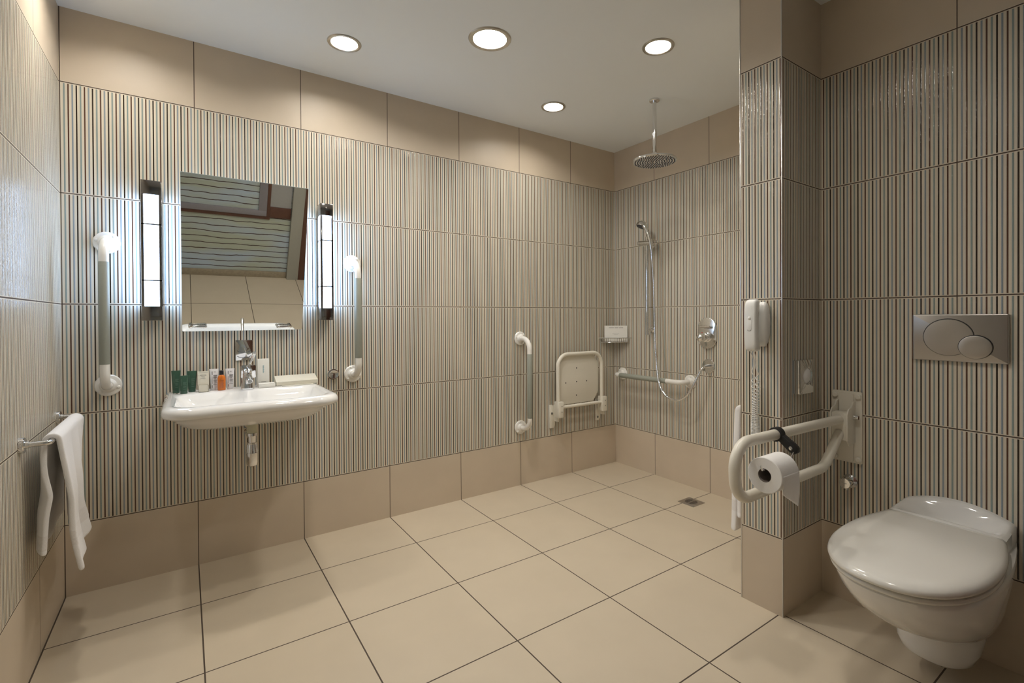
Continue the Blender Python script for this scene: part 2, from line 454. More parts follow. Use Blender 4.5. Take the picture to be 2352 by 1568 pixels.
# ------------------------------------------------------------------ downlights
def downlight(x, y, r, label):
    t = thing('downlight', (x, y, ZC), label, 'ceiling light', 'round recessed downlights in the ceiling')
    MB().lathe([(r * .76, .002), (r * .78, -.004), (r * .86, -.007), (r * .97, -.005), (r, -.001), (r, 0.0), (r * .79, 0.0)], (x, y, ZC), (0, 0, 1), 48, True).build('trim_ring', RINGM, t)
    b = MB(); bm = b.bm
    ri = r * .765
    A = [bm.verts.new((x + ri * math.cos(2 * PI * k / 48), y + ri * math.sin(2 * PI * k / 48), ZC + .002)) for k in range(48)]
    B = [bm.verts.new((x + ri * math.cos(2 * PI * k / 48), y + ri * math.sin(2 * PI * k / 48), ZC + .05)) for k in range(48)]
    for k in range(48): bm.faces.new((A[k], A[(k + 1) % 48], B[(k + 1) % 48], B[k]))
    b.build('reflector', REFL, t)
    MB().lathe([(0, .026), (ri * .985, .026), (ri * .985, .03), (0, .03)], (x, y, ZC), (0, 0, 1), 48).build('lamp_lens', DLGLOW, t)
LB = ['recessed downlight in the ceiling above the mirror, leftmost of the lit discs',
      'largest recessed downlight, glowing disc at the middle of the ceiling',
      'recessed downlight in the ceiling nearest the tiled partition',
      'smallest-looking recessed downlight, in the ceiling near the far wall and the rain shower',
      'recessed downlight over the middle of the floor, above the photo\'s top edge',
      'recessed downlight above the towel rail by the left wall, above the photo\'s top edge',
      'recessed downlight in front of the toilet, above the photo\'s top edge']
for (x, y, r), l in zip(DL, LB): downlight(x, y, r, l)

# ------------------------------------------------------------------ tilting wall mirror
t = thing('wall_mirror', (-2.499, 0, 1.08), 'frameless rectangular mirror tilted forward from the wall above the washbasin', 'mirror')
TI = math.radians(15.3)
mm = Matrix.Translation((-2.499, -.03, 1.08)) @ Matrix.Rotation(TI, 4, 'X')      # local x along, z up the glass, -y towards the room
MB().box(-.2485, .2485, 0, .0055, 0, .70, .0012, mat=mm).build('glass_back', GLASSE, t)
MB().prism(rrect(-.2477, .2477, .001, .699, .006), (0, 0, 0), (1, 0, 0), (0, 0, 1), (0, -1, 0), .0006).xf(mm).build('mirror_glass', MIRROR, t)
for sx in (-1, 1):
    px = sx * (.2165 if sx < 0 else .188)
    z0 = .028 if sx < 0 else .022
    l = MB()
    l.lathe([(0, 0), (.0085, 0), (.0085, .021), (.007, .024), (0, .025)], (px, -.0007, z0), (0, -1, 0), 20)
    dx = -sx
    pts = [(px + dx * .004, -.017, z0), (px + dx * .02, -.017, z0), (px + dx * .04, -.017, z0), (px + dx * .055, -.017, z0), (px + dx * .061, -.017, z0)]
    l.tube(pts, [.0042, .0055, .0075, .0078, .003], 16)
    l.xf(mm).build('tilt_lever', CHROME, t)
    MB().box(sx * .18 - .02, sx * .18 + .02, 0, .03, .0, .03, .002).xf(Matrix.Translation((-2.499, -.031, 1.105))).build('wall_bracket', CHROME, t)
for sx in (-1, 1): MB().tube([V((-2.499 + sx * .1, -.178, 1.66)), (-2.499 + sx * .1, -.001, 1.62)], .005, 10).build('tilt_stay', CHROME, t)

# ------------------------------------------------------------------ two wall lights
def sconce(x0, x1, z0, z1, label):
    t = thing('wall_light', ((x0 + x1) / 2, 0, z0), label, 'wall light', 'upright wall lights beside the mirror')
    y1, g0, g1 = -.09, z0 + .062, z1 - .060
    MB().box(x0 + .004, x1 - .004, -.012, 0, z0, z1, .001).build('back_plate', CHROME, t)
    MB().box(x0, x1, y1, -.0121, g1, z1, .0015).build('end_cap', SMOKE, t)
    MB().box(x0, x1, y1, -.0121, z0, g0, .0015).build('end_cap', SMOKE, t)
    MB().box(x0 + .004, x1 - .004, y1 + .0085, -.0125, g0 + .0005, g1 - .0005).build('diffuser', SCGLOW, t, label='white glowing diffuser')
    p = MB()
    for x in (x0, x1 - .0092):
        p.box(x, x + .0092, y1, y1 + .0100, g0, g1, .0008); p.box(x, x + .0092, -.0195, -.0121, g0, g1, .0008)
    p.build('corner_post', SMOKE, t)
    for zb in (z0 + .172, z1 - .187):
        MB().box(x0, x1, y1, -.0125, zb - .0028, zb + .0028, .0006).build('cross_bar', SMOKE, t)
sconce(-2.885, -2.815, 1.131, 1.73, 'upright glowing wall light on the left of the mirror')
sconce(-2.172, -2.111, 1.127, 1.722, 'upright glowing wall light on the right of the mirror')

# ------------------------------------------------------------------ grab bars
def grab_bar(a, b, out, label, g0, g1, off=.115, er=.072, holes=()):
    """a, b = flange centres on the wall, out = outward wall normal; g0..g1 = grip sleeve as fractions of a-b"""
    a, b, out = V(a), V(b), V(out)
    t = thing('grab_bar', (a + b) / 2, label, 'grab bar', 'white grab bars with grey-green grips')
    dr = (b - a).normalized()
    path = fillet([a + out * .006, a + out * off, b + out * off, b + out * .006], er, 12)
    MB().tube(path, .0165, 20).build('rail', WHITE, t)
    p, q = a + out * off + (b - a) * g0, a + out * off + (b - a) * g1
    MB().tube([p, p + dr * .002, q - dr * .002, q], [.0165, .0175, .0175, .0165], 20).build('grip_sleeve', GRIP, t, label='grey-green ribbed grip sleeve')
    side = dr.cross(out)
    for c in (a, b):
        f = MB().lathe([(0, 0), (.0455, 0), (.0455, .006), (.042, .0095), (.030, .0115), (.026, .018), (.020, .024), (0, .024)], c, out, 40).build('wall_flange', WHITE, t)
        for k in range(3):
            ang = PI / 2 + k * 2 * PI / 3 + (.25 if c is a else PI + .25)
            sc = c + out * .009 + (dr * math.cos(ang) + side * math.sin(ang)) * .0355
            MB().lathe([(0, 0), (.0062, 0), (.0062, .0035), (.004, .0055), (0, .006)], sc, out, 14).build('screw', SCREWG if (k == 0 and c in holes) else WHITE, f)
    return t
NY, NX = (0, -1, 0), (-1, 0, 0)
grab_bar((-3.003, 0, 1.462), (-3.003, 0, .858), NY, 'upright grab bar at the left of the mirror, nearest the left wall', .15, .84)
grab_bar((-1.995, 0, 1.432), (-1.995, 0, .834), NY, 'upright grab bar between the right wall light and the shower seat, by the washbasin', .145, .845)
grab_bar((-.897, 0, .992), (-.897, 0, .393), NY, 'upright grab bar on the far wall just left of the shower seat', .165, .87)
grab_bar((0, -.085, .698), (0, -.70, .699), NX, 'horizontal grab bar on the shower wall under the hand shower', .10, .80, off=.095, er=.05)

# ------------------------------------------------------------------ washbasin
t = thing('washbasin', (-2.5, 0, .81), 'wide white ceramic washbasin hung on the striped tile wall', 'washbasin')
def rr3(x0, x1, y0, y1, r, z): return [(x, y, z) for x, y in rrect(x0, x1, y0, y1, r, 8)]
xa, xb = -2.812, -2.188
R = [rr3(-2.66, -2.34, -.34, -.02, (.06, .06, .01, .01), .690),
     rr3(-2.715, -2.285, -.40, -.004, (.10, .10, .006, .006), .693),
     rr3(-2.752, -2.248, -.452, -.003, (.12, .12, .005, .005), .710),
     rr3(-2.778, -2.222, -.505, -.002, (.12, .12, .004, .004), .744),
     rr3(-2.790, -2.210, -.530, -.002, (.11, .11, .004, .004), .762),
     rr3(-2.797, -2.203, -.540, -.002, (.105, .105, .004, .004), .7655),
     rr3(xa + .004, xb - .004, -.556, -.0015, (.10, .10, .004, .004), .7675),
     rr3(xa, xb, -.566, -.001, (.10, .10, .003, .003), .776),
     rr3(xa - .001, xb + .001, -.568, -.001, (.10, .10, .003, .003), .786),
     rr3(xa + .002, xb - .002, -.563, -.001, (.097, .097, .003, .003), .797),
     rr3(xa + .009, xb - .009, -.553, -.001, (.09, .09, .003, .003), .806),
     rr3(xa + .020, xb - .020, -.540, -.001, (.085, .085, .003, .003), .810),
     rr3(xa + .034, xb - .034, -.522, -.150, (.085, .085, .05, .05), .8095),
     rr3(xa + .044, xb - .044, -.510, -.158, (.085, .085, .05, .05), .804),
     rr3(xa + .056, xb - .056, -.494, -.172, (.085, .085, .055, .055), .780),
     rr3(xa + .080, xb - .080, -.465, -.195, (.085, .085, .06, .06), .745),
     rr3(xa + .13, xb - .13, -.41, -.24, (.07, .07, .07, .07), .726),
     rr3(xa + .25, xb - .25, -.36, -.29, (.03, .03, .03, .03), .722)]
MB().loft(R).build('basin', CERAM, t, 60)
MB().lathe([(0, 0), (.02, 0), (.022, .003), (.016, .004), (0, .002)], (-2.5, -.325, .7223), (0, 0, 1), 28).build('waste_plug', CHROME, t)

# trap under the basin
t = thing('bottle_trap', (-2.495, -.22, .476), 'chrome bottle trap hanging under the washbasin', 'trap')
MB().lathe([(0, .150), (.021, .150), (.021, .192), (.0225, .196), (.0, .196)], (-2.495, -.22, .476), (0, 0, 1), 28).build('outlet_nut', ABS, t, label='ivory plastic nut')
MB().lathe([(0, .1), (.0205, .1), (.0205, .106), (.016, .107), (.0175, .136), (.021, .137), (.021, .149), (0, .149)], (-2.495, -.22, .476), (0, 0, 1), 28).build('tail_piece', CHROME, t)
mb = MB(); ring = []
prof = [(.0245, .062), (.0235, .068), (.0205, .098), (.0195, .0999)]
for r, hgt in prof: ring.append([(-2.495 + r * (1 + .05 * (k % 2)) * math.cos(2 * PI * k / 40), -.22 + r * (1 + .05 * (k % 2)) * math.sin(2 * PI * k / 40), .476 + hgt) for k in range(40)])
mb.loft(ring).build('ribbed_collar', CHROME, t)
MB().lathe([(0, 0), (.014, .0), (.020, .004), (.0235, .013), (.0245, .022), (.0245, .061), (0, .061)], (-2.495, -.22, .476), (0, 0, 1), 28).build('cup', CHROME, t)
MB().tube([(-2.495, -.205, .60), (-2.495, -.001, .60)], .015, 20).build('wall_pipe', CHROME, t)

# tap on the back ledge
t = thing('basin_tap', (-2.502, -.115, .81), 'chrome lever mixer tap standing on the back ledge of the washbasin', 'tap')
TX, TY, TZ = -2.502, -.118, .8102
MB().loft([[(x + TX, y + TY, TZ + z) for x, y in rrect(-w, w, -dp, dp, min(w, dp) * .55, 6)] for w, dp, z in
           ((.0268, .0255, 0), (.0272, .026, .003), (.026, .0245, .012), (.0225, .0215, .035), (.019, .0195, .056), (.0185, .019, .066))]).build('tap_body', CHROME, t, 50)
sp_ = MB().tube(fillet([(TX, TY, TZ + .056), (TX, TY - .080, TZ + .064), (TX, TY - .106, TZ + .046)], .018), [.014, .0135] + [.0125] * 8 + [.012], 18).build('spout', CHROME, t)
MB().lathe([(0, 0), (.0092, 0), (.0092, .0008), (0, .0008)], (TX, TY - .1061, TZ + .0459), (0, -.82, -.57), 18).build('aerator', SCREWG, sp_)
MB().lathe([(0, 0), (.019, 0), (.0195, .004), (.0175, .012), (.019, .014), (.019, .022), (.0135, .029), (0, .031)], (TX, TY, TZ + .0665), (0, -.1, 1), 28).build('cartridge_cap', CHROME, t)
MB().tube([(TX + .001, TY, TZ + .090), (TX + .002, TY - .018, TZ + .106), (TX + .004, TY - .05, TZ + .121), (TX + .007, TY - .085, TZ + .134), (TX + .009, TY - .115, TZ + .146), (TX + .010, TY - .145, TZ + .160), (TX + .011, TY - .172, TZ + .175), (TX + .011, TY - .178, TZ + .179)],
          [.0055, .0046, .0038, .0044, .0062, .0072, .0078, .0066], 16).build('lever', CHROME, t)
MB().lathe([(0, 0), (.0045, 0), (.0045, .0015), (0, .002)], (TX, TY - .0262, TZ + .014), (0, -1, .05), 14).build('pop_up_button', SCREWG, t)
MB().prism(rrect(-.031, .031, 0, .062, .008), (TX + .008, TY + .036, TZ + .046), (1, 0, 0), (0, 0, 1), (0, 1, 0), .006, .0015).build('rear_plate', CHROME, t)
MB().tube([(TX, TY + .038, TZ + .076), (TX, TY + .015, TZ + .076)], .008, 14).build('plate_stem', CHROME, t)

# ------------------------------------------------------------------ toiletries on the ledge
def squeeze_tube(x, y, z, w, hgt, rb, mat, name, label, printm, lines, group, cap=None, band=None, tw=None):
    t = thing(name, (x, y, z), label, 'toiletry tube', group)
    n = 24; rings = []
    hc = .012
    tw = tw or w
    for f in (0, .02, .15, .35, .6, .8, .93, .985):
        zz = z + hc + f * (hgt - hc)
        a = rb + (tw / 2 - rb) * f; dp = rb * .92 * (1 - f) ** .8 + .0012
        rings.append([(x + a * math.copysign(abs(math.cos(q)) ** .8, math.cos(q)), y + dp * math.sin(q), zz) for q in [2 * PI * k / n for k in range(n)]])
    rings.append([(x + tw / 2 * math.copysign(abs(math.cos(q)) ** .5, math.cos(q)), y + .0011 * math.sin(q), z + hgt) for q in [2 * PI * k / n for k in range(n)]])
    MB().loft(rings).build('tube_body', mat, t, 50)
    MB().lathe([(0, 0), (rb * .9, 0), (rb * .96, .001), (rb * .96, hc - .0005), (0, hc - .0005)], (x, y, z), (0, 0, 1), 24).build('screw_cap', mat if cap is None else cap, t)
    p = MB()
    for (lx, lz, lw, lh) in lines:
        f = (lz - hc / hgt) / (1 - hc / hgt); f = max(0, min(1, f))
        dp = rb * .92 * (1 - f) ** .8 + .0012
        yy = y - dp * math.sqrt(max(0.05, 1 - min(1, (lx * 2) ** 2) * .9)) - .0008
        p.box(x + lx * w - lw * w / 2, x + lx * w + lw * w / 2, yy - .0003, yy + .0008, z + lz * hgt - lh * hgt / 2, z + lz * hgt + lh * hgt / 2)
    p.build('printed_lines', printm, t)
    return t
ZB = .8106
gl = [(-.22, .55, .022, .55), (.1, .62, .36, .012), (.06, .57, .30, .012), (.1, .52, .34, .012), (.06, .44, .26, .01), (.08, .39, .3, .01), (.05, .34, .22, .01), (.08, .26, .3, .01)]
G1 = 'small green squeeze tubes on the washbasin'
squeeze_tube(-2.7705, -.06, ZB, .034, .098, .0135, GREEN, 'shampoo_tube', 'dark green squeeze tube standing leftmost on the washbasin ledge', GREENT, gl, G1)
squeeze_tube(-2.7425, -.108, ZB, .034, .079, .0135, GREEN, 'shampoo_tube', 'shorter green squeeze tube standing in front of the two taller green ones', GREENT, gl, G1)
squeeze_tube(-2.713, -.06, ZB, .036, .093, .0145, GREEN, 'shampoo_tube', 'taller green squeeze tube standing beside the open cream carton', GREENT, gl, G1)
wl = [(-.2, .80, .05, .17), (-.2, .42, .03, .46), (-.2, .18, .05, .12), (.08, .86, .2, .012), (.12, .70, .42, .02), (.1, .655, .36, .02), (.1, .6, .38, .02), (.08, .55, .3, .014), (.12, .48, .36, .012), (.12, .44, .4, .012), (.1, .40, .32, .012), (.12, .34, .38, .012), (.1, .26, .4, .012)]
G2 = 'white squeeze tubes on the washbasin'
squeeze_tube(-2.6295, -.055, ZB, .036, .096, .0135, WTUBE, 'lotion_tube', 'white squeeze tube with black print between the cream carton and the orange bottle', INK, wl, G2)
squeeze_tube(-2.567, -.055, ZB, .037, .094, .0135, WTUBE, 'lotion_tube', 'white squeeze tube with black print between the orange bottle and the tap', INK, wl, G2)
t = thing('shower_gel_bottle', (-2.602, -.088, ZB), 'small orange gel bottle with a black cap on the washbasin ledge', 'bottle')
n = 28
def oval(x, y, a, b, z): return [(x + a * math.cos(2 * PI * k / n), y + b * math.sin(2 * PI * k / n), z) for k in range(n)]
MB().loft([oval(-2.602, -.088, a, b, ZB + z) for a, b, z in ((.0145, .0115, 0), (.0158, .0125, .002), (.0160, .0128, .01), (.0160, .0128, .048), (.0155, .0125, .057), (.0135, .011, .064), (.0095, .0095, .068), (.0085, .0085, .070))]).build('bottle_body', ORANGE, t, 60)
MB().lathe([(0, .0701), (.0085, .0701), (.0088, .072), (.0085, .089), (.0075, .0905), (0, .0905)], (-2.602, -.088, ZB), (0, 0, 1), 24).build('bottle_cap', CAPB, t)
p = MB()
for lx, lz, lw, lh in ((-.2, .032, .03, .045), (.08, .045, .32, .0022), (.06, .039, .26, .0022), (.1, .033, .34, .0022), (.06, .027, .26, .002), (.08, .021, .3, .002), (.08, .015, .26, .002), (-.02, .057, .14, .0015)):
    p.box(-2.602 + (lx - lw / 2) * .032, -2.602 + (lx + lw / 2) * .032, -.1013, -.0996, ZB + lz - lh / 2, ZB + lz + lh / 2)
p.build('printed_lines', ORANGET, t)

# cream carton with its lid stood up
t = thing('open_carton', (-2.671, -.09, ZB), 'small cream carton with its printed lid standing open, between green and white tubes', 'box')
b = MB(); W2, D2, H2 = .0185, .016, .030
for bx in ((-W2, W2, -D2, -D2 + .0012, 0, H2), (-W2, W2, D2 - .0012, D2, 0, H2), (-W2, -W2 + .0012, -D2, D2, 0, H2), (W2 - .0012, W2, -D2, D2, 0, H2), (-W2, W2, -D2, D2, 0, .0012)):
    b.box(-2.671 + bx[0], -2.671 + bx[1], -.095 + bx[2], -.095 + bx[3], ZB + bx[4], ZB + bx[5])
b.build('carton_tray', CARD, t)
fm = Matrix.Translation((-2.671, -.078, ZB + .030)) @ Matrix.Rotation(math.radians(-8), 4, 'X')
MB().box(-.0205, .0205, 0, .0012, 0, .060, mat=fm).build('carton_lid', CARD, t)
p = MB()
for z0, w in ((.054, .034), (.043, .022), (.040, .024), (.037, .014), (.030, .012), (.027, .02)): p.box(-w / 2, w / 2, -.0005, .0005, z0, z0 + .0014, mat=fm)
p.build('printed_lines', INKG, t)
MB().box(-2.671 - .014, -2.671 + .014, -.107, -.083, ZB + .0012, ZB + .022, .003).build('wrapped_contents', CARD2, t)

# tall white carton, flat soap box, long folded card, thin sheet
t = thing('tall_carton', (-2.431, -.06, ZB), 'tall narrow white carton standing right of the tap', 'box')
MB().box(-2.4555, -2.4065, -.072, -.048, ZB, ZB + .132, .0006).build('carton', CARD2, t)
p = MB(); q = MB()
for i in range(8): p.box(-2.4335, -2.4295 + .0012 * (i % 2), -.0727, -.0721, ZB + .066 + i * .0045, ZB + .069 + i * .0045)
for z0, w in ((.022, .02), (.014, .012)): q.box(-2.431 - w / 2, -2.431 + w / 2, -.0727, -.0721, ZB + z0, ZB + z0 + .002)
p.build('upright_lettering', INKB, t); q.build('small_print', INKG, t)
mb = MB().box(-2.456, -2.388, -.128, -.080, ZB, ZB + .016, .0008)
mb.box(-2.4555, -2.3885, -.1275, -.0805, ZB + .0165, ZB + .019, .0005)
single(mb, 'soap_box', CARD2, 'small flat cream box lying in front of the tall white carton', 'box', (-2.42, -.1, ZB))
t = thing('folded_card', (-2.29, -.07, ZB), 'long cream box lying on the right end of the washbasin ledge', 'box')
poly = [(-.108, 0), (-.028, 0), (-.028, .040), (-.046, .040), (-.090, .020), (-.108, .018)]
mz = Matrix.Translation((-2.29, 0, ZB + .0022)) @ Matrix.Rotation(math.radians(2), 4, 'Z')
MB().prism([(y, z) for y, z in poly], (-.094, 0, 0), (0, 1, 0), (0, 0, 1), (1, 0, 0), .188, .0006, 1).xf(mz).build('carton', CARD, t)
MB().box(-.0935, .0935, -.1084, -.1079, .0155, .0162).xf(mz).build('lid_edge', CARD2, t)
mb = MB().box(-.075, .068, -.132, -.06, 0, .0015, mat=Matrix.Translation((-2.29, 0, ZB)) @ Matrix.Rotation(math.radians(3), 4, 'Z'))
single(mb, 'paper_card', CARD, 'thin cream card lying half under the long cream box', 'card', (-2.29, -.09, ZB))

# chrome plate above the tap, chrome cap by the basin
t = thing('wall_plate', (-2.505, 0, .985), 'small polished metal plate on the wall between the mirror and the tap', 'wall plate')
MB().prism(rrect(-.036, .036, -.049, .049, .003), (-2.505, 0, .985), (1, 0, 0), (0, 0, 1), (0, -1, 0), .008, .0012).build('cover', CHROME, t)
for zz in (-.008, -.034):
    pts = [(-2.505 + .032 * math.sin(a), -.0085, .985 + zz + .014 - .024 * (math.cos(a)) * .7) for a in [(-1 + i / 8) * 1.1 for i in range(17)]]
    MB().tube(pts, .0012, 8).build('dark_arc', INK, t)  # thin dark arcs laid across the face of the plate
t = thing('valve_cap', (-2.096, 0, .838), 'round chrome cap on the wall right of the washbasin', 'valve')
MB().lathe([(0, 0), (.029, 0), (.029, .004), (.027, .007), (.0, .007)], (-2.096, 0, .838), NY, 32).build('rose', CHROME, t)
MB().lathe([(0, .0071), (.0235, .0071), (.0235, .02), (.021, .024), (.012, .022), (0, .0205)], (-2.096, 0, .838), NY, 32).build('cap', CHROME, t)

# ------------------------------------------------------------------ towel rails and towels
def rail_and_towel(m, ylen, t0, t1, zb, base, lab_r, lab_t, grp, front_drop, back_drop, seed, offs=.066, thick=.012, flare=1., inset=0):
    """local: wall at x=0, room towards +x, bar along y from 0 to ylen at height 0; towel between t0 and t1"""
    L = m.translation
    r = thing('towel_rail', L, lab_r, 'towel rail', 'chrome towel rails')
    if inset: bar = MB().tube([(offs, 0, 0), (offs, ylen, 0)], .0078, 16).tube([(-.001, ylen - inset, 0), (offs, ylen - inset, 0)], .0078, 16)
    else: bar = MB().tube(fillet([(0.004, 0, 0), (offs, 0, 0), (offs, ylen, 0), (0.004, ylen, 0)], .008, 5), .0078, 16)
    bar.xf(m).build('bar', CHROME, r)
    for y in ((ylen - inset,) if inset else (0, ylen)):
        MB().lathe([(0, 0), (.024, 0), (.024, .010), (.022, .012), (.011, .012), (.0105, .02), (0, .02)], (0, y, 0), (1, 0, 0), 32).xf(m).build('wall_rose', CHROME, r)
    rnd = random.Random(seed); ph = [rnd.uniform(0, 6.28) for _ in range(6)]
    R0 = .0165
    prof = []                                    # centre line of the cloth from front hem over the bar to the back hem: (x, z, s) with s = hang below the bar 0..1
    nf, na = 26, 10
    for i in range(nf + 1): f = 1 - i / nf; prof.append((offs + R0 + flare * (.014 * f + .012 * max(0, f - .72) / .28), -front_drop * f, f))
    for i in range(1, na): a = PI * i / na; prof.append((offs + R0 * math.cos(a), R0 * math.sin(a) * .9, 0))
    for i in range(nf + 1): f = i / nf; prof.append((max(.022, offs - R0 - .026 * min(1, f * 1.5)) - .003 * f, -back_drop * f, -f))
    npf = len(prof)
    def fn(u, w):
        i = min(npf - 1, int(round(u * (npf - 1)))); x, z, s = prof[i]
        y = t0 + (t1 - t0) * w
        f = abs(s); amp = min(1, f * 2.2)
        if s >= 0:
            # stepped vertical folds of the folded cloth at the front
            q = w * 3
            st = (.016 if q < 1.05 else (.002 if q < 2.0 else -.012))
            sm = st + .006 * math.sin(q * 3.1 + ph[0]) + .004 * math.sin(q * 6.7 + ph[1] + z * 4)
            x += amp * sm + .004 * math.sin(z * 14 + ph[2]) * f
            z += f * (.018 * (w - .5) - .020 * (q < 1.05) + .006 * (q > 2.0) + .004 * math.sin(q * 5 + ph[3]))
        else:
            x += amp * (.005 * math.sin(w * 9 + ph[4]) + .048 * math.exp(-w * 8) * (1 - .35 * f) * min(1, f * 2))
            z += f * .008 * math.sin(w * 7 + ph[5])
        y += (.012 * f if w > .5 else -.016 * f) * abs(w - .5) * 2 + .004 * math.sin(f * 5 + ph[1]) * f
        return (max(.016, x), y, z)
    mb = MB().grid(fn, npf - 1, 64).xf(m)
    loc = m @ V((offs, (t0 + t1) / 2, 0))
    mat = towel_mat('terry_' + grp, -front_drop + .055, -front_drop + .10)
    o = single(mb, 'towel', mat, lab_t, 'towel', loc, 'white terry towels on rails', sharp=180)
    s1 = o.modifiers.new('thick', 'SOLIDIFY'); s1.thickness = thick * 1.25; s1.offset = 0; s1.use_even_offset = False
    s2 = o.modifiers.new('sub', 'SUBSURF'); s2.levels = 1; s2.render_levels = 2
    return o
rail_and_towel(Matrix.Translation((XL, -.632, .757)), .522, .028, .44, 0, 0, 'chrome towel rail on the left wall holding the white towel',
               'white terry towel folded over the rail on the left wall', 'left', .395, .36, 3)
rail_and_towel(Matrix.Translation((-.832, YP1, .735)) @ Matrix.Rotation(PI / 2, 4, 'Z') @ Matrix.Scale(-1, 4, V((0, 1, 0))), .5, -.012, .42, 0, 0, 'chrome towel rail on the shower side of the partition, hidden behind it',
               'white towel hanging behind the tiled partition, only its edge showing', 'right', .475, .44, 5, offs=.042, thick=.021, flare=.1, inset=.03)

# ------------------------------------------------------------------ folding shower seat
t = thing('shower_chair', (-.42, 0, .35), 'cream folding shower seat, folded up against the far wall', 'shower seat')
yt = -.075
MB().tube(fillet([(-.630, yt, .50), (-.630, yt, .872), (-.218, yt, .872), (-.218, yt, .50)], .085, 12), .0135, 18).build('seat_frame', CREAM, t)
oct_ = [(-.612, .52), (-.612, .80), (-.562, .860), (-.285, .860), (-.236, .80), (-.236, .585), (-.285, .515), (-.600, .515)]
MB().prism(oct_, (0, -.048, 0), (1, 0, 0), (0, 0, 1), (0, -1, 0), .012, .003).build('seat_panel', CREAM, t)
for x, z in ((-.447, .768), (-.548, .668), (-.447, .670), (-.352, .668), (-.45, .573)):
    MB().lathe([(0, 0), (.0045, 0), (.0045, .0006), (0, .0006)], (x, -.0601, z), NY, 16).build('drain_hole', BLACK, t)
MB().tube([(-.62, yt, .503), (-.228, yt, .503)], .0115, 16).build('cross_tube', CREAM, t)
for sx, x in ((-1, -.618), (1, -.206)):
    h = MB().box(x - .022, x + .022, -.098, -.042, .435, .545, .004).build('hinge_block', CREAM, t)
    for zz in (.515, .475): MB().lathe([(0, 0), (.0032, 0), (.0032, .0007), (0, .0007)], (x + .004, -.0981, zz), NY, 12).build('pin_hole', BLACK, h)
    zz0, zz1 = .352, .515
    xx = x - .012 if sx < 0 else x + .012
    w = MB().prism([(-.022, zz0), (.012, zz0), (.022, zz0 + .03), (.022, zz1 - .02), (.0, zz1), (-.022, zz1)], (xx, 0, 0), (1, 0, 0), (0, 0, 1), (0, -1, 0), .012, .002).build('wall_bracket', CREAM, t)
    MB().box(xx + .012, xx + .02, -.06, -.004, .40, .515, .002).build('bracket_web', CREAM, w)
    for zz in ((.455,) if sx < 0 else (.378, .50)): MB().lathe([(0, 0), (.0085, 0), (.0085, .004), (.005, .006), (0, .006)], (xx - .006, -.0121, zz), NY, 6).build('bolt', SCREWG, w)

# ------------------------------------------------------------------ corner basket and card
t = thing('soap_basket', (-.08, -.08, .94), 'chrome wire corner basket at the shower corner', 'soap basket')
A, B = V((-.168, .001, .972)), V((.001, -.168, .974))
mid = (A + B) / 2 + V((-.016, -.016, 0))
rim = [A.lerp(mid, i / 8) * (1 - i / 8 * .0) for i in range(9)]
rim = [(1 - s) ** 2 * A + 2 * s * (1 - s) * (2 * mid - (A + B) / 2) + s * s * B for s in [i / 16 for i in range(17)]]
MB().tube(rim, .0036, 10).tube([A, (-.004, -.004, .973)], .003, 8).tube([(-.004, -.004, .973), B], .003, 8).build('rim_rod', CHROME, t)
low = [p + V((.004, .004, -.032)) for p in rim]
MB().tube(low[1:-1], .0024, 8).tube([(-.14, -.004, .941), (-.004, -.004, .941), (-.004, -.14, .941)], .0024, 8).build('floor_rod', CHROME, t)
mb = MB()
for i in range(13):
    s = .1 + .8 * i / 12; p = (1 - s) ** 2 * A + 2 * s * (1 - s) * (2 * mid - (A + B) / 2) + s * s * B
    q = p + V((.004, .004, -.032)); mb.tube([p, q], .0028, 8)
    c = V((-.005, -.005, .941)); mb.tube([q, q.lerp(c, .92)], .0018, 6)
mb.build('wire_bars', CHROME, t)
cm = Matrix.Translation((-.074, -.083, .945)) @ Matrix.Rotation(math.radians(-45), 4, 'Z') @ Matrix.Rotation(math.radians(-4), 4, 'X')
t = thing('printed_card', (-.074, -.083, .945), 'cream printed card standing in the wire corner basket', 'card')
MB().box(-.086, .086, -.0012, .0012, 0, .121, mat=cm).build('card_sheet', CARD2, t)
p = MB()
for i in range(14): p.box(-.053 + i * .0078, -.053 + i * .0078 + (.006 if i not in (5, 9) else .002), -.0018, -.0011, .103, .1065, mat=cm)
p.build('printed_heading', INK, t)
p = MB(); p.box(-.026, .026, -.0018, -.0011, .0585, .060, mat=cm); p.box(-.015, .015, -.0018, -.0011, .0535, .055, mat=cm)
p.build('small_print', INKG, t)

# ------------------------------------------------------------------ hand shower on its riser rail
t = thing('shower_rail', (0, -.379, 1.0), 'upright chrome riser rail on the shower wall', 'shower rail')
MB().tube([(-.055, -.379, 1.005), (-.055, -.379, 1.70)], .0135, 20).build('riser_bar', CHROME, t)
for zz in (1.04, 1.64):
    MB().lathe([(0, 0), (.022, 0), (.022, .006), (.012, .012), (.010, .05), (0, .05)], (0, -.379, zz), NX, 24).build('wall_bracket', CHROME, t)
mb = MB().tube([(-.062, -.305, 1.662), (-.062, -.309, 1.662), (-.062, -.438, 1.652), (-.062, -.442, 1.652)], [.014, .0175, .0175, .014], 22)
s_ = mb.build('slider', CHROME, t)
MB().tube([(-.062, -.443, 1.652), (-.062, -.462, 1.651)], [.0165, .0185], 18).build('slider_knob', CHROME, s_)
t = thing('hand_shower', (-.085, -.44, 1.64), 'chrome hand shower with dark face, clipped at the top of the riser rail', 'hand shower')
hp = [V((-.095, -.452, 1.60)), V((-.098, -.448, 1.65)), V((-.104, -.436, 1.70)), V((-.108, -.415, 1.745)), V((-.104, -.39, 1.778))]
MB().tube(hp, [.010, .0125, .0125, .0125, .015], 18).build('handle', CHROME, t)
hd = V((-.35, .15, -.92)).normalized()
hc = V((-.100, -.368, 1.775))
